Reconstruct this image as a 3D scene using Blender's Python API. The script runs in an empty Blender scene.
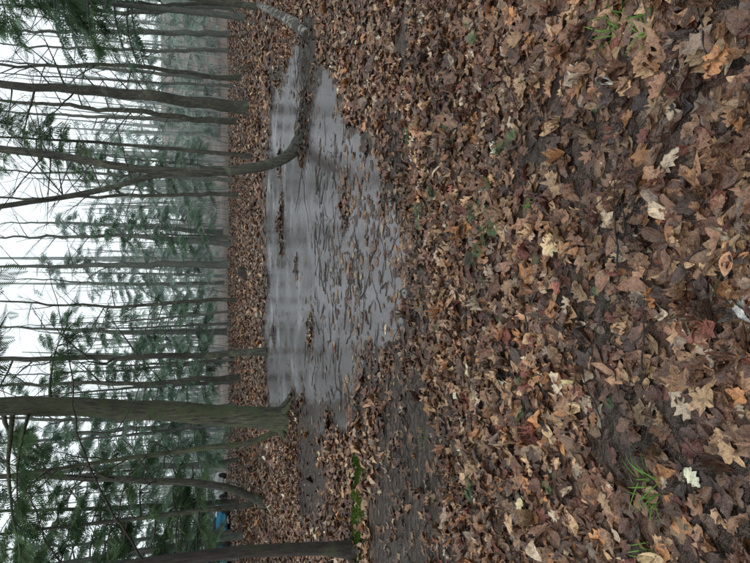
import bpy, math, random
import numpy as np
from mathutils import Matrix, Vector
rng=np.random.default_rng(7); random.seed(7)
scene=bpy.context.scene

# ------------------------------------------------------------ noise / terrain
def _h(i,j,s):
    v=np.sin(i*127.1+j*311.7+s*74.7)*43758.5453
    return v-np.floor(v)
def vn(x,y,s=0):
    xi=np.floor(x);yi=np.floor(y);fx=x-xi;fy=y-yi
    fx=fx*fx*(3-2*fx);fy=fy*fy*(3-2*fy)
    a=_h(xi,yi,s);b=_h(xi+1,yi,s);c=_h(xi,yi+1,s);d=_h(xi+1,yi+1,s)
    return (a*(1-fx)+b*fx)*(1-fy)+(c*(1-fx)+d*fx)*fy
def fbm(x,y,s=0,o=4):
    r=0;a=.5;t=0
    for k in range(o):
        r=r+a*vn(x*2**k,y*2**k,s+k*3.1);t+=a;a*=.5
    return r/t
def sm(a,b,x):
    t=np.clip((x-a)/(b-a),0,1);return t*t*(3-2*t)
POND=np.array([(2.9,16),(1.2,16.4),(-.2,16),(-2,16.3),(-3.4,15.6),(-3.2,13),(-2.3,10),(-1.8,7.8),(-1.15,5.6),(-.7,4.4),(.0,4.2),(.5,4.3),(.9,4.9),(1.5,6.2),(2.4,7.4),(3.4,9.0),(4.3,11.2),(5.3,14.6),(4.2,15.2)])
def sdpoly(x,y):
    d=np.full(x.shape,1e9);inside=np.zeros(x.shape,bool)
    n=len(POND)
    for i in range(n):
        a=POND[i];b=POND[(i+1)%n]
        ex,ey=b-a;wx=x-a[0];wy=y-a[1]
        t=np.clip((wx*ex+wy*ey)/(ex*ex+ey*ey),0,1)
        d=np.minimum(d,(wx-ex*t)**2+(wy-ey*t)**2)
        c=((a[1]>y)!=(b[1]>y))
        xx=a[0]+(y-a[1])*ex/(ey if abs(ey)>1e-9 else 1e-9)
        inside^=(c&(x<xx))
    return np.where(inside,1,-1)*np.sqrt(d)
WATER=-.045
def H(x,y):
    x=np.asarray(x,float);y=np.asarray(y,float)
    base=(fbm(x*.5,y*.5,1,4)-.5)*.07+(fbm(x*.13,y*.13,9,2)-.5)*.12*sm(14,30,y)
    base=np.maximum(base,-.03)
    m=sm(-.5,.6,sdpoly(x,y)+(fbm(x*.9,y*.9,5,5)-.5)*2.2)
    dep=.066+.09*sm(6.2,8.6,y+ (fbm(x,y,12,2)-.5)*2.)
    nz=(fbm(x*1.3,y*1.9,21,5)-.5)*.15*(1-.45*sm(6.5,9,y))
    h=base*(1-m)+(-dep+nz)*m
    def mound(cx,cy,rx,ry,a):
        q=((x-cx)/rx)**2+((y-cy)/ry)**2
        return a*np.exp(-q)
    lump=.6+.8*fbm(x*4,y*4,55,3)
    h=h+mound(2.5,10.0,.7,.6,.17)*lump+mound(3.4,9.4,.9,.5,.17)*lump+mound(1.25,12.9,1.0,.35,.2)*lump+mound(-2.9,11.3,.9,.8,.14)+mound(-1.2,14.6,.6,.25,.18)*lump+mound(-.9,9.2,.6,.25,.15)*lump+mound(2.9,13.2,.5,.3,.16)*lump+mound(.2,10.7,.4,.18,.15)*lump
    h=h-mound(.95,5.7,.55,.7,.045)-mound(-.8,6.6,.6,.8,.035)
    r=np.maximum(y-30,0)
    k=sm(0,45,x)
    h=h+ sm(0,80,r)*(1.0+2.6*k)+ sm(50,200,r)*(1.5+11*k)
    h=h+sm(22,60,x)*1.5*sm(10,40,y)+sm(25,80,-x)*1.0
    return h
def hz(x,y): return float(H(np.array([x]),np.array([y]))[0])

# ------------------------------------------------------------ mesh helpers
class MB:
    def __init__(s): s.v=[];s.l=[];s.t=[];s.m=[];s.n=0;s.c=[]
    def add(s,v,f,mat=0,col=None):
        v=np.asarray(v,float).reshape(-1,3);f=np.asarray(f,int)
        s.v.append(v);s.l.append((f+s.n).ravel());s.t.append(np.full(len(f),f.shape[1]));s.m.append(np.full(len(f),mat));s.n+=len(v)
        if col is None: col=np.ones((len(v),3))*.5
        s.c.append(np.broadcast_to(col,(len(v),3)))
    def build(s,name,mats,smooth=True,col=True):
        me=bpy.data.meshes.new(name);v=np.concatenate(s.v);l=np.concatenate(s.l);t=np.concatenate(s.t);m=np.concatenate(s.m)
        me.vertices.add(len(v));me.vertices.foreach_set('co',v.astype(np.float32).ravel())
        me.loops.add(len(l));me.loops.foreach_set('vertex_index',l.astype(np.int32))
        me.polygons.add(len(t));st=np.concatenate([[0],np.cumsum(t)[:-1]])
        me.polygons.foreach_set('loop_start',st.astype(np.int32))
        me.polygons.foreach_set('material_index',m.astype(np.int32))
        me.polygons.foreach_set('use_smooth',np.full(len(t),smooth))
        me.update(calc_edges=True)
        if col:
            a=me.attributes.new('tint','FLOAT_COLOR','POINT')
            c=np.concatenate(s.c);c=np.c_[c,np.ones(len(c))]
            a.data.foreach_set('color',c.astype(np.float32).ravel())
        for k in mats: me.materials.append(k)
        ob=bpy.data.objects.new(name,me);scene.collection.objects.link(ob);return ob
def tube(mb,pts,rad,ns=8,mat=0,col=None,rough=0.,cap=True):
    P=np.asarray(pts,float);R=np.asarray(rad,float);n=len(P)
    T=np.gradient(P,axis=0);T/=np.linalg.norm(T,axis=1)[:,None]+1e-9
    ref=np.array([1.,0.,0.]) if abs(T[0][0])<.8 else np.array([0.,1.,0.])
    A=np.empty((n,3));a=ref
    for i in range(n):
        a=a-T[i]*a.dot(T[i]);a/=np.linalg.norm(a)+1e-9;A[i]=a
    B=np.cross(T,A)
    th=np.arange(ns)*2*math.pi/ns
    rr=R[:,None]*np.ones(ns)
    if rough>0:
        rr=rr*(1+rough*(rng.random((n,ns))-.5)*2)
    V=P[:,None,:]+rr[:,:,None]*(A[:,None,:]*np.cos(th)[None,:,None]+B[:,None,:]*np.sin(th)[None,:,None])
    i=np.arange(n-1)[:,None]*ns;j=np.arange(ns)[None,:];k=(j+1)%ns
    F=np.stack([i+j,i+k,i+ns+k,i+ns+j],-1).reshape(-1,4)
    mb.add(V.reshape(-1,3),F,mat,col)
    if cap:
        c=np.vstack([V[-1],P[-1][None]+T[-1]*R[-1]*.3]);f=[[q,(q+1)%ns,ns] for q in range(ns)]
        mb.add(c,f,mat,col)
        c=np.vstack([V[0],P[0][None]]);f=[[(q+1)%ns,q,ns] for q in range(ns)]
        mb.add(c,f,mat,col)
def interp(pts,n):
    P=np.asarray(pts,float);d=np.r_[0,np.cumsum(np.linalg.norm(np.diff(P,axis=0),axis=1))]
    s=np.linspace(0,d[-1],n)
    Q=np.stack([np.interp(s,d,P[:,k]) for k in range(P.shape[1])],1)
    for _ in range(3):
        Q[1:-1]=(Q[:-2]+2*Q[1:-1]+Q[2:])/4
    return Q

# ------------------------------------------------------------ materials
def newmat(name):
    m=bpy.data.materials.new(name);m.use_nodes=True;nt=m.node_tree;nt.nodes.clear()
    o=nt.nodes.new('ShaderNodeOutputMaterial');b=nt.nodes.new('ShaderNodeBsdfPrincipled');nt.links.new(b.outputs[0],o.inputs[0])
    return m,nt,b,o
def N(nt,t,**k):
    n=nt.nodes.new(t)
    for a,v in k.items(): setattr(n,a,v)
    return n
def noise(nt,vec,scale,detail=4,rough=.55):
    n=N(nt,'ShaderNodeTexNoise');n.inputs['Scale'].default_value=scale;n.inputs['Detail'].default_value=detail;n.inputs['Roughness'].default_value=rough
    if vec: nt.links.new(vec,n.inputs['Vector'])
    return n
def ramp(nt,fac,stops):
    r=N(nt,'ShaderNodeValToRGB');e=r.color_ramp.elements
    while len(e)<len(stops): e.new(.5)
    for q,(p,c) in zip(e,stops): q.position=p;q.color=(*c,1)
    nt.links.new(fac,r.inputs[0]);return r
def mix(nt,fac,a,b,mode='MIX'):
    m=N(nt,'ShaderNodeMix',data_type='RGBA',blend_type=mode)
    for s,v in ((0,fac),(6,a),(7,b)):
        if hasattr(v,'is_linked') or hasattr(v,'links'): nt.links.new(v,m.inputs[s])
        elif isinstance(v,tuple): m.inputs[s].default_value=(*v,1)
        else: m.inputs[s].default_value=v
    return m.outputs[2]
def bump(nt,b,h,st,dist=.02):
    n=N(nt,'ShaderNodeBump');n.inputs['Strength'].default_value=st;n.inputs['Distance'].default_value=dist
    nt.links.new(h,n.inputs['Height']);nt.links.new(n.outputs[0],b.inputs['Normal'])

def bark(name,dark,light,lichen,la=.5,sc=1.,st=.12,far=False):
    m,nt,b,o=newmat(name)
    g=N(nt,'ShaderNodeTexCoord');mp=N(nt,'ShaderNodeMapping');mp.inputs['Scale'].default_value=(1,1,st)
    nt.links.new(g.outputs['Object'],mp.inputs[0])
    n1=noise(nt,mp.outputs[0],34*sc,1 if far else 4,.7);c=ramp(nt,n1.outputs[0],[(.38,dark),(.64,light)])
    if far:
        nt.links.new(c.outputs[0],b.inputs['Base Color']);b.inputs['Roughness'].default_value=.9;return m
    n2=noise(nt,g.outputs['Object'],3.5*sc,4,.75);f=ramp(nt,n2.outputs[0],[(.62-la*.2,(0,0,0)),(.70-la*.15,(1,1,1))])
    col=mix(nt,f.outputs[0],c.outputs[0],lichen)
    n4=noise(nt,g.outputs['Object'],1.1,2);q=ramp(nt,n4.outputs[0],[(.35,(.6,.6,.6)),(.65,(1.15,1.15,1.15))])
    col=mix(nt,1.,col,q.outputs[0],'MULTIPLY')
    nt.links.new(col,b.inputs['Base Color']);b.inputs['Roughness'].default_value=.75
    bump(nt,b,n1.outputs[0],1.,.04)
    return m
M_bark=bark('bark_wet',(.014,.015,.010),(.085,.085,.063),(.095,.11,.068),.35)
M_barkmain=bark('bark_mossy',(.012,.013,.007),(.10,.10,.06),(.055,.075,.028),.75)
M_bark2=bark('bark_mid_haze',(.06,.066,.058),(.12,.13,.115),(.12,.14,.11),.4,far=True)  # middle distance band: some haze mixed into the bark colour
M_bark3=bark('bark_far_haze',(.20,.225,.215),(.29,.32,.305),(.21,.25,.22),.4,.6,far=True)  # mist over distant trunks painted in as a paler bark colour
M_brown=bark('bark_brown',(.012,.009,.007),(.05,.038,.028),(.04,.045,.02),.4)
M_log=bark('bark_lichen',(.02,.016,.012),(.11,.085,.065),(.46,.47,.42),.6,2.0,1.)
def foli(name,a,b_,far=False):
    m,nt,b,o=newmat(name)
    at=N(nt,'ShaderNodeAttribute',attribute_name='tint')
    g=N(nt,'ShaderNodeTexCoord');n1=noise(nt,g.outputs['Object'],1.3,0)
    c=ramp(nt,n1.outputs[0],[(.35,a),(.65,b_)])
    col=mix(nt,1.,c.outputs[0],at.outputs['Color'],'MULTIPLY')
    df=N(nt,'ShaderNodeBsdfDiffuse');nt.links.new(col,df.inputs[0])
    tr=N(nt,'ShaderNodeBsdfTranslucent');nt.links.new(col,tr.inputs[0])
    ms=N(nt,'ShaderNodeMixShader');ms.inputs[0].default_value=.4
    nt.nodes.remove(b)
    nt.links.new(df.outputs[0],ms.inputs[1]);nt.links.new(tr.outputs[0],ms.inputs[2]);nt.links.new(ms.outputs[0],o.inputs[0])
    return m
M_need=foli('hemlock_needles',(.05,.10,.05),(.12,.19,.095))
M_need2=foli('hemlock_needles_mid_haze',(.115,.20,.14),(.20,.30,.21))  # lightened for the middle distance, slight haze put into the needle colour
M_need3=foli('hemlock_needles_far_haze',(.25,.345,.30),(.34,.43,.385),True)  # palest needles: distance haze is in the colour, no fog volume
M_grass=foli('grass_blades',(.10,.22,.04),(.16,.32,.07))
M_moss=foli('moss',(.05,.09,.018),(.12,.16,.035))

m,nt,b,o=newmat('dead_leaf')
at=N(nt,'ShaderNodeAttribute',attribute_name='tint');uv=N(nt,'ShaderNodeAttribute',attribute_name='leafuv')
sx=N(nt,'ShaderNodeSeparateXYZ');nt.links.new(uv.outputs['Vector'],sx.inputs[0])
g=N(nt,'ShaderNodeTexCoord')
n1=noise(nt,g.outputs['Object'],45,3,.7)
mot=ramp(nt,n1.outputs[0],[(.32,(.36,.31,.30)),(.47,(.92,.92,.92)),(.7,(1.35,1.3,1.2))])
c1=mix(nt,1.,at.outputs['Color'],mot.outputs[0],'MULTIPLY')
ab=N(nt,'ShaderNodeMath',operation='ABSOLUTE');nt.links.new(sx.outputs[1],ab.inputs[0])
lt=N(nt,'ShaderNodeMath',operation='LESS_THAN');nt.links.new(ab.outputs[0],lt.inputs[0]);lt.inputs[1].default_value=.012
k=N(nt,'ShaderNodeMath',operation='MULTIPLY');nt.links.new(ab.outputs[0],k.inputs[0]);k.inputs[1].default_value=.9
sb=N(nt,'ShaderNodeMath',operation='SUBTRACT');nt.links.new(sx.outputs[0],sb.inputs[0]);nt.links.new(k.outputs[0],sb.inputs[1])
ml=N(nt,'ShaderNodeMath',operation='MULTIPLY');nt.links.new(sb.outputs[0],ml.inputs[0]);ml.inputs[1].default_value=46
sn=N(nt,'ShaderNodeMath',operation='SINE');nt.links.new(ml.outputs[0],sn.inputs[0])
gt=N(nt,'ShaderNodeMath',operation='GREATER_THAN');nt.links.new(sn.outputs[0],gt.inputs[0]);gt.inputs[1].default_value=.94
mx=N(nt,'ShaderNodeMath',operation='MAXIMUM');nt.links.new(lt.outputs[0],mx.inputs[0]);nt.links.new(gt.outputs[0],mx.inputs[1])
mf=N(nt,'ShaderNodeMath',operation='MULTIPLY');nt.links.new(mx.outputs[0],mf.inputs[0]);mf.inputs[1].default_value=.3
c2=mix(nt,mf.outputs[0],c1,(.04,.022,.015))
nt.links.new(c2,b.inputs['Base Color'])
rr=ramp(nt,n1.outputs[0],[(.35,(.14,)*3),(.65,(.42,)*3)]);nt.links.new(rr.outputs[0],b.inputs['Roughness'])
bump(nt,b,n1.outputs[0],.8,.015)
M_leaf=m
m,nt,b,o=newmat('forest_floor')
g=N(nt,'ShaderNodeTexCoord')
w=noise(nt,g.outputs['Object'],9,1)
wv=N(nt,'ShaderNodeMix',data_type='VECTOR');wv.inputs[0].default_value=.06
nt.links.new(g.outputs['Object'],wv.inputs[4]);nt.links.new(w.outputs[1],wv.inputs[5])
vo=N(nt,'ShaderNodeTexVoronoi');vo.inputs['Scale'].default_value=13;nt.links.new(wv.outputs[1],vo.inputs['Vector'])
sc=N(nt,'ShaderNodeSeparateColor');nt.links.new(vo.outputs['Color'],sc.inputs[0])
lc=ramp(nt,sc.outputs[0],[(0,(.025,.015,.011)),(.3,(.075,.042,.028)),(.55,(.13,.072,.048)),(.8,(.19,.11,.072)),(1,(.29,.19,.13))])
n1=noise(nt,g.outputs['Object'],1.2,3,.6)
pt=ramp(nt,n1.outputs[0],[(.35,(.5,.47,.47)),(.65,(1.1,1.05,1))])
c=mix(nt,1.,lc.outputs[0],pt.outputs[0],'MULTIPLY')
at=N(nt,'ShaderNodeAttribute',attribute_name='tint')
s2=N(nt,'ShaderNodeSeparateColor');nt.links.new(at.outputs['Color'],s2.inputs[0])
n3=noise(nt,g.outputs['Object'],18,4,.75)
mud=ramp(nt,n3.outputs[0],[(.3,(.014,.010,.007)),(.7,(.08,.057,.043))])
c=mix(nt,s2.outputs[0],c,mud.outputs[0])
mo=ramp(nt,n3.outputs[0],[(.35,(.03,.045,.012)),(.65,(.09,.12,.03))])
c=mix(nt,s2.outputs[1],c,mo.outputs[0])
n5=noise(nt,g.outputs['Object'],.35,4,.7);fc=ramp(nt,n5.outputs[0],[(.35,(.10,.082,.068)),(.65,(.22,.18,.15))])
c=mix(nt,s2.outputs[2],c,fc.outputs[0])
nt.links.new(c,b.inputs['Base Color'])
rg=N(nt,'ShaderNodeMapRange');nt.links.new(s2.outputs[0],rg.inputs[0]);rg.inputs[3].default_value=.6;rg.inputs[4].default_value=.25
nt.links.new(rg.outputs[0],b.inputs['Roughness'])
hh=N(nt,'ShaderNodeMath',operation='ADD');nt.links.new(vo.outputs['Distance'],hh.inputs[0]);nt.links.new(n3.outputs[0],hh.inputs[1])
bump(nt,b,hh.outputs[0],1.,.06)
M_ground=m
# water
m,nt,b,o=newmat('pond_water');nt.nodes.remove(b)
g=N(nt,'ShaderNodeTexCoord')
nl=noise(nt,g.outputs['Object'],.9,4,.6)
rw=ramp(nt,nl.outputs[0],[(.38,(.09,)*3),(.66,(.30,)*3)])
gl=N(nt,'ShaderNodeBsdfGlossy');nt.links.new(rw.outputs[0],gl.inputs['Roughness']);gl.inputs['Color'].default_value=(.98,.95,1.,1)
tr=N(nt,'ShaderNodeBsdfTransparent');tr.inputs[0].default_value=(.55,.48,.44,1)
df=N(nt,'ShaderNodeBsdfDiffuse');df.inputs[0].default_value=(.19,.17,.165,1)
m1=N(nt,'ShaderNodeMixShader');m1.inputs[0].default_value=.4
nt.links.new(tr.outputs[0],m1.inputs[1]);nt.links.new(df.outputs[0],m1.inputs[2])
fr=N(nt,'ShaderNodeFresnel');fr.inputs[0].default_value=1.45
ms=N(nt,'ShaderNodeMixShader');nt.links.new(fr.outputs[0],ms.inputs[0]);nt.links.new(m1.outputs[0],ms.inputs[1]);nt.links.new(gl.outputs[0],ms.inputs[2]);nt.links.new(ms.outputs[0],o.inputs[0])
na=noise(nt,g.outputs['Object'],7,4,.65);bp=N(nt,'ShaderNodeBump');bp.inputs['Strength'].default_value=.22;bp.inputs['Distance'].default_value=.02
nt.links.new(na.outputs[0],bp.inputs['Height']);nt.links.new(bp.outputs[0],gl.inputs['Normal'])
M_water=m
def flat(name,c,r=.4,metal=0.):
    m,nt,b,o=newmat(name);g=N(nt,'ShaderNodeTexCoord');n=noise(nt,g.outputs['Object'],6,4)
    q=ramp(nt,n.outputs[0],[(.3,tuple(v*.8 for v in c)),(.7,tuple(min(1,v*1.1) for v in c))])
    nt.links.new(q.outputs[0],b.inputs['Base Color']);b.inputs['Roughness'].default_value=r;b.inputs['Metallic'].default_value=metal;return m

# ------------------------------------------------------------ ground sheet
def axis(a,b,fine_a,fine_b,step,grow):
    v=list(np.arange(fine_a,fine_b,step));s=step;x=v[-1]
    while x<b: s*=grow;x+=s;v.append(x)
    s=step;x=v[0];w=[]
    while x>a: s*=grow;x-=s;w.append(x)
    return np.array(w[::-1]+v)
gx=axis(-260,260,-6,7,.06,1.12);gy=axis(-60,420,.5,17,.06,1.09)
X,Y=np.meshgrid(gx,gy);Z=H(X,Y);ny,nx=X.shape
i=np.arange(ny-1)[:,None]*nx;j=np.arange(nx-1)[None,:]
F=np.stack([i+j,i+j+1,i+nx+j+1,i+nx+j],-1).reshape(-1,4)
def blob(x,y,cx,cy,rx,ry): return np.exp(-(((x-cx)/rx)**2+((y-cy)/ry)**2))
def mudpatch(x,y):
    q=.45+1.1*fbm(x*2.2,y*2.2,8,4)
    m=sm(.35,.6,blob(x,y,-1.5,4.5,.9,.95)*q)
    m=np.maximum(m,sm(.35,.6,blob(x,y,-2.3,4.9,.9,.6)*q))
    m=np.maximum(m,sm(.35,.6,blob(x,y,3.3,9.2,1.1,1.0)*q))
    m=np.maximum(m,sm(.4,.65,blob(x,y,-3.2,9.0,1.2,1.6)*q))
    return m
def mudmask(x,y):
    s=sdpoly(x,y)+(fbm(x*1.3,y*1.3,40,4)-.5)*1.3
    m=sm(-.55,.0,s)
    m=np.maximum(m,mudpatch(x,y))
    m=np.maximum(m,.85*sm(.60,.69,fbm(x*1.6,y*1.6,61,4))*(y<5))
    return np.clip(m,0,1)
def mossmask(x,y):
    q=fbm(x*3,y*3,77,3)
    m=sm(.4,.7,blob(x,y,-2.4,6.0,.8,.35)*(.5+q))
    m=np.maximum(m,sm(.4,.7,blob(x,y,-1.8,8.6,.3,.5)*(.5+q)))
    return np.clip(m,0,1)
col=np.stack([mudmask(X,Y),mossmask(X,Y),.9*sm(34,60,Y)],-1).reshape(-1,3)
mb=MB();mb.add(np.stack([X,Y,Z],-1),F,0,col);mb.build('forest_ground',[M_ground])
mb=MB();xx=np.linspace(-4.5,6.5,60);yy=np.linspace(3.3,17.5,70);A,B=np.meshgrid(xx,yy)
i=np.arange(69)[:,None]*60;j=np.arange(59)[None,:]
mb.add(np.stack([A,B,np.full(A.shape,WATER)],-1),np.stack([i+j,i+j+1,i+60+j+1,i+60+j],-1).reshape(-1,4));mb.build('pond_water',[M_water])

# ------------------------------------------------------------ leaves
def strip(n,w,cols,tip=1.):
    t=np.linspace(0,1,n);c=np.linspace(-1,1,cols)
    P=[];
    for a in t:
        for k in c: P.append((a-.5,k*w(a)))
    i=np.arange(n-1)[:,None]*cols;j=np.arange(cols-1)[None,:]
    F=np.stack([i+j,i+cols+j,i+cols+j+1,i+j+1],-1).reshape(-1,4)
    return np.array(P),F
env=lambda t:math.sin(math.pi*min(1,max(0,t))**.85)
def oakw(t): return .02+.31*max(0,env(t))**.75*(1+.36*math.cos(2*math.pi*3.9*t+.6))
def ovalw(t): return .015+.29*max(0,env(t))
def beechw(t): return .012+.21*max(0,env(t))**.9
def maple(lob,nn=36):
    ang=[];rad=[]
    for q in range(nn):
        a=-180+q*360/nn;r=.2
        for la,lr in lob:
            d=abs((a-la+180)%360-180);r=max(r,.2+(lr-.2)*max(0,1-(d/27))**.85)
        r*=1+.09*(q%2)
        ang.append(math.radians(a));rad.append(r)
    P=[(0,0)]
    for s in (.5,1):
        for a,r in zip(ang,rad): P.append((math.cos(a)*r*s,math.sin(a)*r*s))
    F=[]
    for q in range(nn):
        p=(q+1)%nn
        F.append((0,1+q,1+p));F.append((1+q,1+nn+q,1+nn+p,1+p))
    return (np.array(P),None),F
MP1,MF1=maple([(0,.56),(50,.52),(-50,.52),(105,.38),(-105,.38)])
MP2,MF2=maple([(0,.58),(42,.42),(-42,.46),(80,.34),(-85,.34),(125,.28),(-125,.28)])
HI=[strip(15,oakw,5),strip(8,ovalw,5),strip(8,beechw,5)]
MID=[strip(8,oakw,3),strip(5,ovalw,3),strip(5,lambda t:.01+.2*max(0,env(t)),3)]
LOW=[strip(3,lambda t:.06+.28*math.sin(math.pi*t),3)]
PAL=np.array([(.115,.057,.036),(.165,.085,.052),(.225,.128,.075),(.34,.22,.125),(.27,.125,.052),(.125,.042,.029),(.045,.026,.019),(.50,.40,.29),(.20,.145,.11),(.08,.045,.034)])
PW=np.array([.17,.19,.18,.125,.07,.055,.07,.035,.06,.055]);PW/=PW.sum()
lv=[];ll=[];lt_=[];lc_=[];lu=[];ln=0
def scatter(tmpl,x,y,z,size,tilt,curl,dark=None,tris=None,pal=PAL,pw=PW):
    global ln
    P,F=tmpl;n=len(x)
    if n==0:return
    Vn=len(P);px=P[:,0][None];py=P[:,1][None]
    c=np.clip(rng.normal(0,1,(n,6)),-2.2,2.2)*curl
    ph=rng.random((n,2))*6.28
    lz=(c[:,0:1]*1.1*px**2+c[:,1:2]*2.2*py**2+np.abs(c[:,1:2])*1.1*np.abs(py)+c[:,2:3]*1.4*px*py+.15*c[:,3:4]*np.sin(9*px+ph[:,0:1])*(np.abs(py)*4)+.13*c[:,4:5]*np.sin(14*py+6*px+ph[:,1:2]))
    fold=1-.45*np.clip(np.abs(c[:,1:2]),0,1)*(np.abs(py)/.3).clip(0,1)
    L=np.stack([np.broadcast_to(px,(n,Vn)),py*fold*(.7+.5*rng.random((n,1)))+rng.normal(0,.3,(n,1))*px**2,lz],-1)*size[:,None,None]
    y1=rng.random(n)*6.283;tl=tilt;y2=rng.random(n)*6.283
    def rz(a):
        c_,s=np.cos(a),np.sin(a);o=np.zeros_like(a);i1=np.ones_like(a)
        return np.stack([np.stack([c_,-s,o],-1),np.stack([s,c_,o],-1),np.stack([o,o,i1],-1)],-2)
    c_,s=np.cos(tl),np.sin(tl);o_=np.zeros_like(tl);i1=np.ones_like(tl)
    rx=np.stack([np.stack([i1,o_,o_],-1),np.stack([o_,c_,-s],-1),np.stack([o_,s,c_],-1)],-2)
    R=rz(y2)@rx@rz(y1)
    W=np.einsum('nij,nvj->nvi',R,L)
    W+=np.stack([x,y,z],-1)[:,None,:]
    if tris is not None:
        loops=np.array([a for f in tris for a in f]);tot=np.array([len(f) for f in tris])
    else:
        Fa=np.array(F);loops=Fa.ravel();tot=np.full(len(Fa),4)
    off=ln+np.arange(n)*Vn
    ll.append((loops[None]+off[:,None]).ravel());lt_.append(np.tile(tot,n))
    lv.append(W.reshape(-1,3));ln+=n*Vn
    cc=pal[rng.choice(len(pal),n,p=pw)]*np.clip(rng.lognormal(-.03,.34,(n,1)),.4,1.9)
    if dark is not None: cc=cc*dark[:,None]
    lc_.append(np.repeat(np.clip(cc,0,.6),Vn,0))
    lu.append(np.tile(np.c_[P,np.zeros(Vn)],(n,1)))
def sample(y0,y1,dens):
    area=.55*(y1*y1-y0*y0)+1.6*(y1-y0);n=int(area*dens)
    k=int(n*2.4);yy=rng.uniform(y0,y1,k);hw=.55*yy+.8;wmax=.55*y1+.8
    xx=rng.uniform(-wmax,wmax,k);ok=np.abs(xx)<hw;xx,yy=xx[ok],yy[ok]
    D=len(xx)/area
    keep=rng.random(len(xx))<dens/D
    return xx[keep],yy[keep]
def place(y0,y1,dens,kinds,size,tiltsd,curl,zt):
    x,y=sample(y0,y1,dens);h=H(x,y);mud=mudmask(x,y);mp=mudpatch(x,y)
    r=rng.random(len(x))
    deep=h<WATER-.05;shallow=(h<WATER)&~deep
    clump=fbm(x*2.,y*2.6,91,4)
    p=np.ones(len(x))
    p=np.where(mud>.5,.55*sm(.3,.6,clump)+.15,p);p=np.where(mp>.4,.16*sm(.3,.6,clump)+.03,p);p=np.where(shallow,.8*sm(.35,.62,clump)+.10,p);p=np.where(deep,np.where(y>7.5,.12*sm(.5,.7,clump)+.01,.16),p)
    isl=(h>WATER-.005)&(sdpoly(x,y)>.3)&(y>8)
    p=np.where(isl,.9,p)
    p=np.where(mossmask(x,y)>.5,.25,p)
    ok=r<p;x,y,h,mud=x[ok],y[ok],h[ok],mud[ok]
    n=len(x);fl=h<WATER
    lay=rng.random(n)
    tilt=np.abs(rng.normal(0,tiltsd,n))*(.3+1.*lay);tilt=np.where(fl,tilt*.15,np.where(mud>.5,tilt*.5,tilt))
    z=h+.003+lay**1.4*zt*np.where(mud>.5,.3,1)
    sub=fl&(rng.random(n)<.6)
    z=np.where(fl,WATER+.004,z);z=np.where(sub,np.maximum(h+.005,WATER-.03),z)
    s=np.clip(rng.lognormal(math.log(size),.36,n),size*.35,size*1.6)
    dark=np.where(mud>.5,.62,1.)*(.66+.7*fbm(x*.9,y*.9,33,3))*(.78+.46*fbm(x*4,y*4,34,2))
    kk=rng.choice(len(kinds),n,p=[k[1] for k in kinds])
    for q,(t,_,tr) in enumerate(kinds):
        m_=kk==q
        for mm,cu in ((m_&fl,.15),(m_&~fl&(lay<.5),.45),(m_&~fl&(lay>=.5),1.)):
            scatter(t,x[mm],y[mm],z[mm],s[mm]*(1.2 if tr else 1.),tilt[mm],curl*cu,dark[mm],tr)
place(.6,5.2,840,[(HI[0],.36,None),(HI[1],.16,None),(HI[2],.22,None),(MP1,.13,MF1),(MP2,.13,MF2)],.080,.32,.46,.033)
place(5.2,14,330,[(MID[0],.5,None),(MID[1],.22,None),(MID[2],.28,None)],.10,.34,.46,.03)
place(14,42,60,[(LOW[0],1.,None)],.15,.42,.4,.03)
me=bpy.data.meshes.new('leaf_litter')
v=np.concatenate(lv);l=np.concatenate(ll);t=np.concatenate(lt_)
me.vertices.add(len(v));me.vertices.foreach_set('co',v.astype(np.float32).ravel())
me.loops.add(len(l));me.loops.foreach_set('vertex_index',l.astype(np.int32))
me.polygons.add(len(t));me.polygons.foreach_set('loop_start',np.concatenate([[0],np.cumsum(t)[:-1]]).astype(np.int32))
me.polygons.foreach_set('use_smooth',np.ones(len(t),bool));me.update(calc_edges=True)
a=me.attributes.new('tint','FLOAT_COLOR','POINT');c=np.concatenate(lc_);a.data.foreach_set('color',np.c_[c,np.ones(len(c))].astype(np.float32).ravel())
a=me.attributes.new('leafuv','FLOAT_VECTOR','POINT');a.data.foreach_set('vector',np.concatenate(lu).astype(np.float32).ravel())
me.materials.append(M_leaf);scene.collection.objects.link(bpy.data.objects.new('leaf_litter',me))

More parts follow.
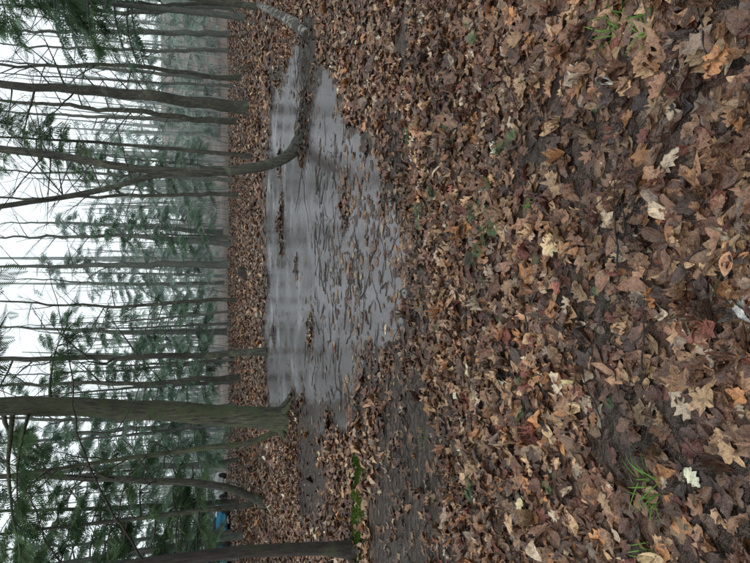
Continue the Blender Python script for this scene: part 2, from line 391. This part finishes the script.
# ------------------------------------------------------------ trees
def spray_t(nt_,w):
    V=[];F=[]
    for k in range(nt_):
        t=(k+.5)/nt_;sd=1 if k%2 else -1;L=.42*(1-t)**.7+.10
        a=math.radians(52)*sd;dx,dy=math.cos(a)*L,math.sin(a)*L
        nx_,ny_=-math.sin(a)*w,math.cos(a)*w
        b_=len(V);dr=-.10*L
        V+=[(t,0,0),(t+dx*.5+nx_,dy*.5+ny_,dr*.4),(t+dx,dy,dr*2),(t+dx*.5-nx_,dy*.5-ny_,dr*.4)]
        F.append((b_,b_+1,b_+2,b_+3))
    b_=len(V);V+=[(0,w*.3,0),(1.05,0,-.05),(0,-w*.3,0),(-.02,0,0)];F.append((b_,b_+1,b_+2,b_+3))
    return np.array(V),np.array(F)
SP={0:spray_t(22,.024),1:spray_t(14,.034),2:spray_t(8,.055)}
def add_sprays(mb,pos,dirs,size,lod,mat,tint):
    V,F=SP[lod];n=len(pos)
    if n==0:return
    d=dirs/np.linalg.norm(dirs,axis=1)[:,None]
    up=np.tile([0,0,1.],(n,1))+rng.normal(0,.35,(n,3))
    s=np.cross(up,d);s/=np.linalg.norm(s,axis=1)[:,None];u=np.cross(d,s)
    W=pos[:,None,:]+size[:,None,None]*(V[None,:,0:1]*d[:,None]+V[None,:,1:2]*s[:,None]+V[None,:,2:3]*u[:,None])
    f=(F[None]+(np.arange(n)*len(V))[:,None,None]).reshape(-1,4)
    mb.add(W.reshape(-1,3),f,mat,np.repeat(tint,len(V),0))
def branch(mb,p0,az,el,L,r0,droop,fol,lod,sub=True,ns=4,matb=0,matf=1,ssize=.5,dens=1.):
    n=7;t=np.linspace(0,1,n)
    d=np.array([math.cos(az),math.sin(az)]);side=np.array([-d[1],d[0]])
    wob=np.cumsum(rng.normal(0,.06,n))*L*.35
    zz=L*(math.sin(el)*t-droop*t*t)+np.cumsum(rng.normal(0,.02,n))*L*.3
    wob[0]=0;zz[0]=0
    P=np.c_[p0[0]+d[0]*L*t*math.cos(el)+side[0]*wob,p0[1]+d[1]*L*t*math.cos(el)+side[1]*wob,p0[2]+zz]
    tube(mb,P,r0*(1-t*.85),ns,matb,cap=False)
    subs=[]
    if sub:
        for k in range(random.randint(3,6) if not fol else 3):
            tt=random.uniform(.25,.95);q=np.array([np.interp(tt,t,P[:,c]) for c in range(3)])
            a2=az+random.choice([-1,1])*random.uniform(.4,1.0);l2=L*random.uniform(.2,.45)*(1.2-tt*.5)
            m_=4;t2=np.linspace(0,1,m_)
            e2=el+random.uniform(-.3,.5) if not fol else -.15
            Q=np.c_[q[0]+math.cos(a2)*l2*t2,q[1]+math.sin(a2)*l2*t2,q[2]+l2*(math.sin(e2)*t2)-l2*droop*t2**2*.6]
            Q[1:]+=rng.normal(0,.03*l2,(m_-1,3))
            tube(mb,Q,r0*.4*(1-t2*.8),3,matb,cap=False);subs.append(Q)
    if fol:
        k=max(4,int(L/ssize*5*dens));tt=rng.uniform(.18,1,k)
        pos=np.stack([np.interp(tt,t,P[:,c]) for c in range(3)],1)
        sg=rng.choice([-1,1],k);a=az+sg*rng.uniform(.3,1.1,k)
        dirs=np.c_[np.cos(a),np.sin(a),rng.uniform(-1.1,.0,k)]
        size=ssize*(1.15-.5*tt)*rng.uniform(.7,1.2,k)
        g=rng.uniform(.45,1.3,(k,1))*np.array([[1,1,1.]])
        add_sprays(mb,pos,dirs,size,lod,matf,g)
        for Q in subs:
            kk=max(2,int(5*dens));ti=rng.uniform(0,1,kk);pos=np.stack([np.interp(ti,np.linspace(0,1,4),Q[:,c]) for c in range(3)],1)
            dv=Q[-1]-Q[0];a=math.atan2(dv[1],dv[0])+rng.uniform(-.8,.8,kk)
            add_sprays(mb,pos,np.c_[np.cos(a),np.sin(a),rng.uniform(-1.,0,kk)],ssize*rng.uniform(.6,1,kk),lod,matf,rng.uniform(.45,1.3,(kk,1))*np.ones((1,3)))
def trunk(mb,pts,radz,ns=12,flare=1.,wob=.02,mat=0,n=40):
    P=interp(pts,n)
    zs=[a for a,_ in radz];rs=[b for _,b in radz]
    R=np.interp(P[:,2],zs,rs)
    g=(fbm(P[:,2]*1.3,P[:,2]*0+P[0,0]*7,3,3)-.5)*wob*4;g2=(fbm(P[:,2]*1.1,P[:,2]*0+P[0,1]*5,8,3)-.5)*wob*4
    P[:,0]+=g*sm(0,1.5,P[:,2]-P[0,2]);P[:,1]+=g2*sm(0,1.5,P[:,2]-P[0,2])
    R=R*(1+.14*(fbm(P[:,2]*2.5,P[:,2]*0+P[0,0]*3,5,2)-.5))
    tube(mb,P,R,ns,mat,rough=.05)
    return P,R
def roots(mb,x,y,r,k=6,mat=0,L=.5):
    for q in range(k):
        a=q*6.283/k+random.uniform(-.3,.3);l=L*random.uniform(.7,1.4)
        tt=np.linspace(0,1,6)
        px=x+math.cos(a)*(r*.3+l*tt);py=y+math.sin(a)*(r*.3+l*tt)
        hh=H(px,py)
        P=np.c_[px,py,hh+ (r*1.1)*(1-tt)**3 - .03*tt]
        tube(mb,P,r*.42*(1-tt*.8)+.004,7,mat,rough=.08)
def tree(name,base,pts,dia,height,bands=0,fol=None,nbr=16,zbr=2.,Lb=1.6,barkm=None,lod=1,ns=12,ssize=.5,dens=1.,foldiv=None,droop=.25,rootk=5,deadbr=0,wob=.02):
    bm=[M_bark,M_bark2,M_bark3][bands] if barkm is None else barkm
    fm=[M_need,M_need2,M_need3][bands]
    mb=MB();z0=hz(*base)
    P=[(base[0],base[1],z0-.15)]+[(a,b_,c) for a,b_,c in pts]
    lx,ly,lz=P[-1]
    if lz<z0+height: P.append((lx+random.uniform(-.3,.3),ly+random.uniform(-.3,.3),z0+height))
    r=dia/2
    Q,R=trunk(mb,P,[(z0-.2,r*1.4),(z0+.1,r*1.25),(z0+.45,r*1.04),(z0+1.5,r*.93),(z0+height*.35,r*.72),(z0+height,r*.12)],ns,wob=wob)
    if rootk: roots(mb,base[0],base[1],r*1.1,rootk,0,L=dia*1.1+.1)
    for k in range(nbr):
        zz=z0+zbr+(height-zbr)*(k+random.random())/nbr*.97
        p=np.array([np.interp(zz,Q[:,2],Q[:,c]) for c in range(3)]);rr=np.interp(zz,Q[:,2],R)
        f=(zz-z0)/height
        if fol: L=Lb*(1.15-.8*f)*random.uniform(.6,1.2)
        else: L=Lb*(.4+1.4*f*(1.3-f))*random.uniform(.6,1.3)
        branch(mb,p,random.uniform(0,6.283),random.uniform(-.05,.35) if fol else random.uniform(.2,.9),L,min(rr*.45,.012+.012*L),droop if fol else random.uniform(-.05,.15),fol,lod,ns=4,ssize=ssize,dens=dens)
    for k in range(deadbr):
        zz=z0+random.uniform(1.2,7);p=np.array([np.interp(zz,Q[:,2],Q[:,c]) for c in range(3)])
        branch(mb,p,random.uniform(0,6.283),random.uniform(-.2,.4),random.uniform(.4,1.4),.009,.1,False,2)
    return mb.build(name,[bm,fm])

mb=MB()
z0=hz(2.5,10)
P=[(2.62,10,z0-.15),(2.45,10,z0+.03),(2.27,10,.13),(2.16,10,.27),(2.06,10,.53),(1.95,10,.88),(1.85,10,1.71),(1.84,10.,2.51),(1.925,10,3.27),(2.01,10,3.99),(2.07,10,4.68),(2.2,10.1,7),(2.0,10.4,13)]
Q,R=trunk(mb,P,[(-.2,.14),(.1,.115),(.3,.092),(1.7,.08),(2.2,.075),(2.5,.066),(5,.055),(13,.01)],14,n=90,wob=.016)
P=[(1.87,10,1.95),(1.80,10,2.3),(1.68,10.02,2.75),(1.49,10.05,3.27),(1.34,10.1,3.95),(1.17,10.1,4.68),(.8,10.3,7),(.5,10.5,11)]
Q2,R2=trunk(mb,P,[(1.9,.06),(2.4,.05),(5,.04),(11,.008)],10,n=50,wob=.016)
for k in range(6):
    a=[-.5,.7,-1.3,2.6,3.6,4.6][k];l=[.5,.45,.5,.45,.35,.5][k];tt=np.linspace(0,1,8)
    px=2.47+math.cos(a)*l*tt;py=10+math.sin(a)*l*tt+np.sin(tt*5+k)*.04
    tube(mb,np.c_[px,py,H(px,py)+.08*(1-tt)**2-.02*tt],.055*(1-tt*.8),7,0,rough=.12)
for q,(Q_,R_) in enumerate(((Q,R),(Q2,R2))):
    for k in range(30):
        zz=random.uniform(2.6,12 if q==0 else 10);p=np.array([np.interp(zz,Q_[:,2],Q_[:,c]) for c in range(3)])
        branch(mb,p,random.uniform(0,6.283),random.uniform(.1,.8),random.uniform(.5,1.7),.012,.05,False,2)
mb.build('curved_maple_tree',[M_bark])

tree('hemlock_tree',(-2.79,11.3),[(-2.76,11.3,.3),(-2.68,11.3,.8),(-2.53,11.3,1.73),(-2.32,11.3,3.48),(-2.17,11.3,5.07)],.42,17,fol=True,nbr=44,zbr=4.0,Lb=2.8,barkm=M_barkmain,lod=0,ns=18,deadbr=12,rootk=7)
tree('sapling_tree',(-3.0,11.8),[(-3.08,11.8,.15),(-3.27,11.8,.45),(-3.36,11.8,.95),(-3.35,11.8,1.73),(-3.46,11.8,3.5),(-3.6,11.8,5.2)],.12,9,nbr=22,zbr=1.8,Lb=1.3,barkm=M_barkmain,rootk=3)
tree('leaning_tree',(-6.45,16.4),[(-6.4,16.4,.12),(-6.15,16.4,.42),(-5.87,16.4,.84),(-5.63,16.4,1.8),(-5.24,16.4,4.3),(-4.93,16.4,6.6)],.22,13,nbr=20,zbr=2.5,Lb=1.6,rootk=4)
mb=MB();z0=hz(-3.03,6.15)
Q,R=trunk(mb,[(-3.06,6.15,z0-.1),(-2.98,6.15,.3),(-2.90,6.15,1.0),(-2.87,6.15,1.67),(-2.88,6.15,2.6),(-3.0,6.2,5),(-3.0,6.2,9)],[(-.2,.12),(.12,.10),(.3,.07),(1.7,.062),(3,.055),(9,.01)],14,wob=.01)
roots(mb,-3.06,6.15,.09,5,0,.3)
def twig(pts,r):
    q=interp(pts,26);q[1:-1]+=rng.normal(0,.006,(24,3));tube(mb,q,np.linspace(r,.0025,26),5,0);return q
B=twig([(-2.88,6.15,2.2),(-2.6,6.1,2.33),(-2.24,6.0,2.51),(-1.98,6,2.6),(-1.73,6,2.73),(-1.29,6.,2.85),(-.85,6.05,2.84),(-.4,6.1,2.95),(.2,6.2,3.1)],.014)
twig([tuple(B[12]),(-1.5,6.05,2.45),(-1.1,6.1,2.25),(-.7,6.1,2.2)],.006)
twig([tuple(B[15]),(-1.2,6.0,3.1),(-1.0,6.0,3.45),(-.95,6,3.9)],.006)
twig([tuple(B[18]),(-.7,6.0,2.7),(-.35,6.0,2.55),(-.1,6,2.5)],.005)
twig([tuple(B[8]),(-1.9,6.0,2.95),(-1.6,6.0,3.3),(-1.5,6,3.8)],.006)
twig([(-2.9,6.15,2.9),(-2.5,6.1,3.1),(-2.0,6.,3.2),(-1.5,6,3.5)],.01)
for k in range(18):
    zz=random.uniform(2.5,8.6);p=np.array([np.interp(zz,Q[:,2],Q[:,c]) for c in range(3)])
    branch(mb,p,random.uniform(0,6.283),random.uniform(0,.7),random.uniform(.5,1.5),.009,.05,False,2)
mb.build('young_tree',[M_brown])

mid=[
(6.96,23,7.0,8.7,.50),(16.3,38,14.8,13,.42),(15.5,44,15,15,.35),(16.2,34,14.6,12,.35),(16,40,14.7,14,.3),
(12.3,44,11.6,15,.4),(4.66,31,4.0,11,.22),(2.4,38,2.6,13.3,.36),(1.2,40,.88,14,.52),(-1.03,32,-1.0,11.4,.22),
(-3.9,45,-3.2,15,.5),(-2.04,16.4,-1.95,6.6,.19),(-4.86,29,-4.7,10.5,.28),(-13.3,42,-12.8,14,.5),
(9.6,27,9.2,9.8,.24),(8.6,31,8.8,11,.34),(6.3,36,6.2,12.7,.26),(-7.2,33,-7,11.7,.34),(-9,37,-9.3,13,.42),(-11.5,30,-10.6,10.8,.3),(-15.2,35,-14.6,12,.3),
(-.1,50,.2,15,.3),(4.4,52,4.9,15,.5),(-6.5,47,-6.9,15,.3),(11.2,33,10.6,11,.18),(18.5,36,17,12,.22),(13.5,28,12.6,10,.2),(-1.9,37,-2.6,13,.16),(3.3,44,2.9,14,.2),(8.2,42,8.9,14,.2),(-5.6,41,-5.1,13,.17)]
for (x,y,xt,zt,d) in mid:
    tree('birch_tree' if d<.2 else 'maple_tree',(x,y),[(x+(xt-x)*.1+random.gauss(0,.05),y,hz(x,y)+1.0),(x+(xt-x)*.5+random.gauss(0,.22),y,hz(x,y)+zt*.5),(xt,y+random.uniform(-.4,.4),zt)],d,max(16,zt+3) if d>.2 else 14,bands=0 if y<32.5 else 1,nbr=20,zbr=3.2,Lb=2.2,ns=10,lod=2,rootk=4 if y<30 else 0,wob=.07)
hem=[
(8.9,18.5,.2,13,4.2,2.8,1.),(11.5,25,.3,14,4.3,3.4,.9),(4.6,21,.16,11,5.5,2.0,.6),(14.5,30,.3,15,4.,3.4,.9),
(-7.8,20,.2,11,1.6,2.8,1.2),(-11.5,26,.28,14,1.0,3.4,1.2),(-5.9,24,.14,10,1.6,2.1,.9),(-14.8,31,.3,15,1.2,3.6,1.2),(-9.6,31,.22,13,1.0,2.9,1.2),
(-6.6,38,.25,13,1.2,3.1,1.2),(-2.9,40,.2,12,1.2,2.8,1.1),(.4,44,.25,13,1.5,3.1,1.1),(-17,38,.3,15,1.0,3.8,1.1),(4.6,47,.25,13,1.6,3.1,1.),(10,48,.3,14,1.8,3.3,1.),(-11.5,45,.3,14,1.3,3.6,1.1),
(-4.6,34,.15,8,1.4,2.3,1.),(-7.8,14.2,.12,8,2.4,1.8,.9),(-9.8,21,.16,9,1.4,2.3,1.1),(-13,24.5,.2,12,1.6,2.8,1.),(2.6,34,.12,8,1.5,1.9,.9),(7.4,40,.18,10,1.4,2.5,1.)]
for (x,y,d,hh_,zl,L,de) in hem:
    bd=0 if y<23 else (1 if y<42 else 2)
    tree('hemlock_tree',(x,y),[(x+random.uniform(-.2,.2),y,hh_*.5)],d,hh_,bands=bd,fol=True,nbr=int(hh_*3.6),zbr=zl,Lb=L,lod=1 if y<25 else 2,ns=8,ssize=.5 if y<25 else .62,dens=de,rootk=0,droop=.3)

mb=MB()
for k in range(290):
    y=random.uniform(50,130);x=random.uniform(-.72,.72)*y
    z=hz(x,y);hgt=random.uniform(13,22);r=random.uniform(.06,.26)
    lean=random.gauss(0,.8)
    P=interp([(x,y,z-.2),(x+lean*.3+random.gauss(0,.1),y,z+hgt*.4),(x+lean,y,z+hgt)],8)
    tube(mb,P,np.linspace(r*1.1,r*.15,8),6,0,cap=False)
    if random.random()<(.55 if x<0 else .4):
        for q in range(18):
            zz=random.uniform(.05,.9)*hgt*random.uniform(.4,1);a=random.uniform(0,6.28);L=(1.2-zz/hgt)*3.8*random.uniform(.6,1.1)
            branch(mb,(x+lean*zz/hgt,y,z+zz),a,.1,L,.03,.28,True,2,sub=False,ns=3,ssize=1.1,dens=.9)
    else:
        for q in range(8):
            zz=random.uniform(.25,1)*hgt;branch(mb,(x+lean*zz/hgt,y,z+zz),random.uniform(0,6.28),random.uniform(.3,.9),random.uniform(1,3.2),.035,.0,False,2,sub=(q%2==0),ns=3)
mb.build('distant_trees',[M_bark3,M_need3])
mb=MB()
for k in range(340):
    y=random.uniform(19,60);x=random.uniform(-.65,.65)*y
    z=hz(x,y);hgt=random.uniform(.5,3.5);a=random.uniform(0,6.28)
    P=interp([(x,y,z-.05),(x+.1*hgt*math.cos(a),y,z+hgt*.5),(x+.25*hgt*math.cos(a),y+.2*math.sin(a)*hgt,z+hgt)],6)
    tube(mb,P,np.linspace(.006+hgt*.003,.003,6),4,0,cap=False)
    for q in range(3): 
        f=random.uniform(.3,.95);p=P[int(f*5)];branch(mb,p,random.uniform(0,6.28),.5,hgt*.25,.006,0,False,2,sub=True,ns=3)
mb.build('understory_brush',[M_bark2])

# ------------------------------------------------------------ logs, stump, twigs
mb=MB()
P=interp([(3.95,8.85,.06),(4.35,9.5,.12),(4.75,10.2,.17),(5.2,11.0,.24),(5.9,12.3,.33),(6.6,13.6,.4)],30)
tube(mb,P,np.interp(np.linspace(0,1,30),[0,.1,.4,1],[.07,.105,.09,.07]),14,0,rough=.14)
for (i_,a,l,u_,rr_) in ((3,2.6,.22,.06,.035),(12,2.6,.3,.18,.025),(1,3.9,.2,-.02,.04)):
    p=P[i_];t=np.linspace(0,1,7);tube(mb,np.c_[p[0]+math.cos(a)*l*t,p[1]+math.sin(a)*l*t+.04*np.sin(t*7),p[2]+u_*t],rr_*(1-t*.7),8,0,rough=.15)
mb.build('fallen_log',[M_log])
mb=MB()
def stump(x,y,r,h_):
    z=hz(x,y);P=interp([(x,y,z-.1),(x,y,z+h_*.5),(x+.03,y,z+h_)],6);tube(mb,P,[r*1.5,r*1.25,r*1.1,r,r*.9,r*.75],12,0,rough=.12);roots(mb,x,y,r,6,0,.3)
stump(.4,24.5,.24,.36);mb.build('tree_stump',[M_brown])
mb=MB()
def gt(x,y,a,L,r,lift=.02,fork=True):
    n=9;t=np.linspace(0,1,n);w=np.cumsum(rng.normal(0,.03,n))*L
    px=x+math.cos(a)*L*t-math.sin(a)*w;py=y+math.sin(a)*L*t+math.cos(a)*w
    zz=np.maximum(H(px,py),WATER)+lift+r;zz=np.interp(t,[0,.5,1],[zz[0],max(zz[4],(zz[0]+zz[-1])/2),zz[-1]])
    tube(mb,np.c_[px,py,zz],r*(1-t*.6),5,0,rough=.12)
    if fork and L>.25:
        for q in range(random.randint(1,3)):
            i_=random.randint(2,7);gt(px[i_],py[i_],a+random.choice([-1,1])*random.uniform(.4,.9),L*.35,r*.5,lift,False)
for k in range(110):
    y=random.uniform(1.3,5);x=random.uniform(-.55,.55)*y
    gt(x,y,random.uniform(0,6.28),random.uniform(.08,.4),random.uniform(.0015,.0045),.035)
for k in range(230):
    y=random.uniform(4.3,8.8);x=random.uniform(-1.9,1.6)+(y-6)*.2
    gt(x,y,random.gauss(0,.8),random.uniform(.08,.5),random.uniform(.002,.007),.0)
for k in range(60):
    y=random.uniform(8.5,18);x=random.uniform(-.6,.6)*y
    if sdpoly(np.array([x]),np.array([y]))[0]>.5 and y>10: continue
    gt(x,y,random.uniform(0,6.28),random.uniform(.3,1.2),random.uniform(.006,.016),.02)
for k in range(34): gt(random.gauss(3.1,.5),random.gauss(9.5,.35),random.uniform(0,6.28),random.uniform(.2,.7),random.uniform(.004,.012),.03)
mb.build('fallen_twigs',[M_brown])

# ------------------------------------------------------------ green plants
def blades(mb,x,y,n,L,r,w,lean=.7):
    for k in range(n):
        a=random.uniform(0,6.28);q=random.random()**.5*r;bx=x+math.cos(a)*q;by=y+math.sin(a)*q;z=hz(bx,by)+.01
        a2=random.uniform(0,6.28);l=L*random.uniform(.5,1.2);ln_=lean*random.uniform(.4,1.3)
        t=np.linspace(0,1,6);ox=np.sin(t*ln_*1.4)*l*.75;oz=l*np.sin(t*1.9)*.5/ (1+ln_*.5)
        c=np.c_[bx+math.cos(a2)*ox,by+math.sin(a2)*ox,z+oz];s=np.array([-math.sin(a2),math.cos(a2),0])*w
        ww=(1-t**2)[:,None]*s[None]+1e-5
        V=np.empty((12,3));V[0::2]=c-ww;V[1::2]=c+ww
        mb.add(V,[[2*i_,2*i_+1,2*i_+3,2*i_+2] for i_ in range(5)],0,np.ones(3)*random.uniform(.5,1.2))
for (x,y,n,L,r) in ((-.78,1.72,26,.17,.06),(.95,1.72,26,.14,.06),(1.05,1.9,30,.12,.08),(1.2,2.0,16,.10,.06),(-1.02,1.72,14,.10,.04),(-.95,1.45,12,.08,.03),(-.45,2.45,16,.07,.05),(-.15,1.5,6,.06,.03),(.4,2.5,8,.08,.04),(-.7,3.1,12,.09,.05),(1.1,2.9,12,.09,.05),(.15,1.75,6,.06,.03),(-1.9,5.6,20,.08,.2),(-2.6,5.7,24,.09,.25),(-1.75,8.4,26,.13,.25),(-1.2,4.0,12,.08,.08),(.9,3.9,12,.09,.07)):
    mb=MB();blades(mb,x,y,n,L,r,.0026);mb.build('grass_tuft',[M_grass])
def sprig(x,y,n,L,sp=.03):
    mb=MB();k=n;z=hz(x,y)+.04
    a=rng.uniform(0,6.28,k);pos=np.c_[x+rng.normal(0,sp,k),y+rng.normal(0,sp*1.3,k),np.full(k,z)+rng.uniform(0,.02,k)]
    add_sprays(mb,pos,np.c_[np.cos(a),np.sin(a),rng.uniform(-.05,.2,k)],np.full(k,L)*rng.uniform(.5,1.3,k),0,0,rng.uniform(.8,1.7,(k,1))*np.ones((1,3)))
    mb.build('fallen_hemlock_sprig',[M_need])
for s in ((.30,3.05,9,.13,.10),(.42,2.95,5,.10,.07),(.1,3.05,3,.08,.05),(.75,2.7,4,.08),(-.2,2.75,3,.07),(.55,4.0,5,.1),(-.95,2.3,3,.06),(.62,3.7,4,.09),(.1,2.35,2,.05),(-.62,2.55,3,.07),(.75,1.95,3,.06),(.95,3.4,4,.08),(1.25,4.3,4,.1),(-.4,3.6,3,.08),(-1.3,3.2,3,.08),(1.5,3.1,4,.09),(.0,1.95,2,.05),(-.5,1.9,2,.05)): sprig(*s)
mb=MB()
for k in range(14000):
    if random.random()<.65: x=random.gauss(-2.4,.6);y=random.gauss(6.0,.3)
    else: x=random.gauss(-1.8,.22);y=random.gauss(8.6,.4)
    if mossmask(np.array([x]),np.array([y]))[0]<.2: continue
    z=hz(x,y)
    if z<WATER: continue
    a=random.uniform(0,3.14);l=random.uniform(.008,.02);h_=random.uniform(.005,.03);dx,dy=math.cos(a)*l,math.sin(a)*l
    mb.add([(x-dx,y-dy,z),(x+dx,y+dy,z),(x+dx*.3+random.gauss(0,.01),y+dy*.3+random.gauss(0,.01),z+h_)],[[0,1,2]],0,np.ones(3)*random.uniform(.4,1.3))
mb.build('moss_patch',[M_moss],smooth=False)

# ------------------------------------------------------------ parked cars
M_glass=flat('car_glass',(.02,.025,.03),.08);M_tyre=flat('tyre',(.02,.02,.02),.8);M_lamp=flat('lamp',(.7,.7,.7),.15);M_rl=flat('tail_lamp',(.45,.02,.02),.2);M_hub=flat('hub',(.4,.4,.42),.3,.8)
def car(x,y,rot,paint):
    e=bpy.data.objects.new('parked_car',None);scene.collection.objects.link(e);e.location=(x,y,hz(x,y));e.rotation_euler=(0,0,rot)
    def part(nm,mb,mats,sm_=True):
        o=mb.build(nm,mats,sm_);o.parent=e;return o
    st=[(-2.15,.35,.62,.70),(-2.08,.28,.88,.80),(-1.6,.24,.95,.86),(-.8,.22,.97,.88),(.6,.22,.96,.88),(1.4,.24,.88,.86),(1.95,.28,.78,.80),(2.15,.36,.6,.68)]
    mb=MB();ring=[]
    for (sx_,zb,zt,hw) in st:
        prof=[(-hw*.9,zb),(-hw,zb+.1),(-hw,zb+(zt-zb)*.6),(-hw*.93,zt-.04),(-hw*.8,zt),(hw*.8,zt),(hw*.93,zt-.04),(hw,zb+(zt-zb)*.6),(hw,zb+.1),(hw*.9,zb)]
        ring.append([(sx_,a,b_) for a,b_ in prof])
    V=np.array(ring).reshape(-1,3);n=10;F=[[i_*n+j_,i_*n+(j_+1)%n,(i_+1)*n+(j_+1)%n,(i_+1)*n+j_] for i_ in range(len(st)-1) for j_ in range(n)]
    mb.add(V,F);mb.add(V[:n],[list(range(n))[::-1]]);mb.add(V[-n:],[list(range(n))]);part('body',mb,[paint],False)
    mb=MB()
    V=[(-1.95,-.74,.94),(-1.95,.74,.94),(1.0,.76,.93),(1.0,-.76,.93),(-1.4,-.6,1.46),(-1.4,.6,1.46),(.2,.62,1.47),(.2,-.62,1.47)]
    mb.add(V,[[0,1,5,4],[1,2,6,5],[2,3,7,6],[3,0,4,7]]);part('windows',mb,[M_glass],False)
    mb=MB();mb.add([(-1.45,-.63,1.455),(-1.45,.63,1.455),(.26,.65,1.465),(.26,-.65,1.465),(-1.3,-.55,1.51),(-1.3,.55,1.51),(.1,.56,1.52),(.1,-.56,1.52)],[[0,1,5,4],[1,2,6,5],[2,3,7,6],[3,0,4,7],[4,5,6,7],[3,2,1,0]])
    for s in (-1,1):
        for xa,xb in ((-1.95,-1.42),(-.55,-.5),(1.0,.22)):
            tube(mb,[(xa,s*.765,.94),((xa+xb)/2,s*.70,1.2),(xb,s*.635,1.46)],[.035]*3,6)
    part('roof',mb,[paint],False)
    for q,(wx,wy) in enumerate(((-1.35,-.8),(-1.35,.8),(1.35,-.8),(1.35,.8))):
        mb=MB();s=1 if wy>0 else -1
        tube(mb,[(wx,wy-s*.12,.32),(wx,wy-s*.1,.32),(wx,wy+s*.08,.32),(wx,wy+s*.1,.32)],[.28,.32,.32,.27],20,0)
        tube(mb,[(wx,wy+s*.09,.32),(wx,wy+s*.115,.32)],[.2,.17],12,1);part('wheel_%d'%(q+1),mb,[M_tyre,M_hub])
    for q,(lx,ly,mm) in enumerate(((2.1,-.55,M_lamp),(2.1,.55,M_lamp),(-2.12,-.6,M_rl),(-2.12,.6,M_rl))):
        mb=MB();s=1 if lx>0 else -1
        tube(mb,[(lx,ly-.14,.68),(lx+s*.02,ly,.68),(lx,ly+.14,.68)],[.05,.07,.05],8);part('lamp_%d'%(q+1),mb,[mm])
car(-16.9,38.5,1.1,flat('paint_blue',(.03,.30,.52),.25));car(-16.4,44.5,1.3,flat('paint_white',(.7,.72,.72),.3))

# ------------------------------------------------------------ light
EL=math.radians(48);AZ=math.radians(200)
w=bpy.data.worlds.new('World');scene.world=w;w.use_nodes=True;nt=w.node_tree;nt.nodes.clear()
o=nt.nodes.new('ShaderNodeOutputWorld');bg=nt.nodes.new('ShaderNodeBackground');sky=nt.nodes.new('ShaderNodeTexSky');sky.sky_type='NISHITA';sky.sun_disc=False
sky.sun_elevation=EL;sky.sun_rotation=AZ;sky.dust_density=4;sky.air_density=1.5
hs=nt.nodes.new('ShaderNodeHueSaturation');hs.inputs['Saturation'].default_value=.35
mxn=nt.nodes.new('ShaderNodeMix');mxn.data_type='RGBA';mxn.inputs[0].default_value=.7;mxn.inputs[7].default_value=(8.0,8.8,9.1,1)
nt.links.new(sky.outputs[0],hs.inputs['Color']);nt.links.new(hs.outputs[0],mxn.inputs[6]);nt.links.new(mxn.outputs[2],bg.inputs[0]);bg.inputs[1].default_value=.15;nt.links.new(bg.outputs[0],o.inputs[0])
sd=bpy.data.lights.new('sun','SUN');sd.energy=.8;sd.angle=math.radians(25);sd.color=(1,.97,.93);so=bpy.data.objects.new('sun',sd);scene.collection.objects.link(so)
dirv=Vector((math.sin(AZ)*math.cos(EL),math.cos(AZ)*math.cos(EL),math.sin(EL)));so.rotation_euler=dirv.to_track_quat('Z','Y').to_euler()

# ------------------------------------------------------------ camera (phone held upright, picture stored on its side)
cd=bpy.data.cameras.new('camera');cam=bpy.data.objects.new('camera',cd);scene.collection.objects.link(cam)
p=math.radians(16.7);r=Vector((1,0,0));f=Vector((0,math.cos(p),-math.sin(p)));u=Vector((0,math.sin(p),math.cos(p)))
M=Matrix((-u,r,-f)).transposed().to_4x4();M.translation=Vector((0,0,1.6));cam.matrix_world=M
cd.sensor_fit='HORIZONTAL';cd.sensor_width=36;cd.lens=26.9;cd.clip_end=1500;cd.clip_start=.05
scene.camera=cam
scene.view_settings.view_transform='Standard';scene.view_settings.look='None';scene.view_settings.exposure=0
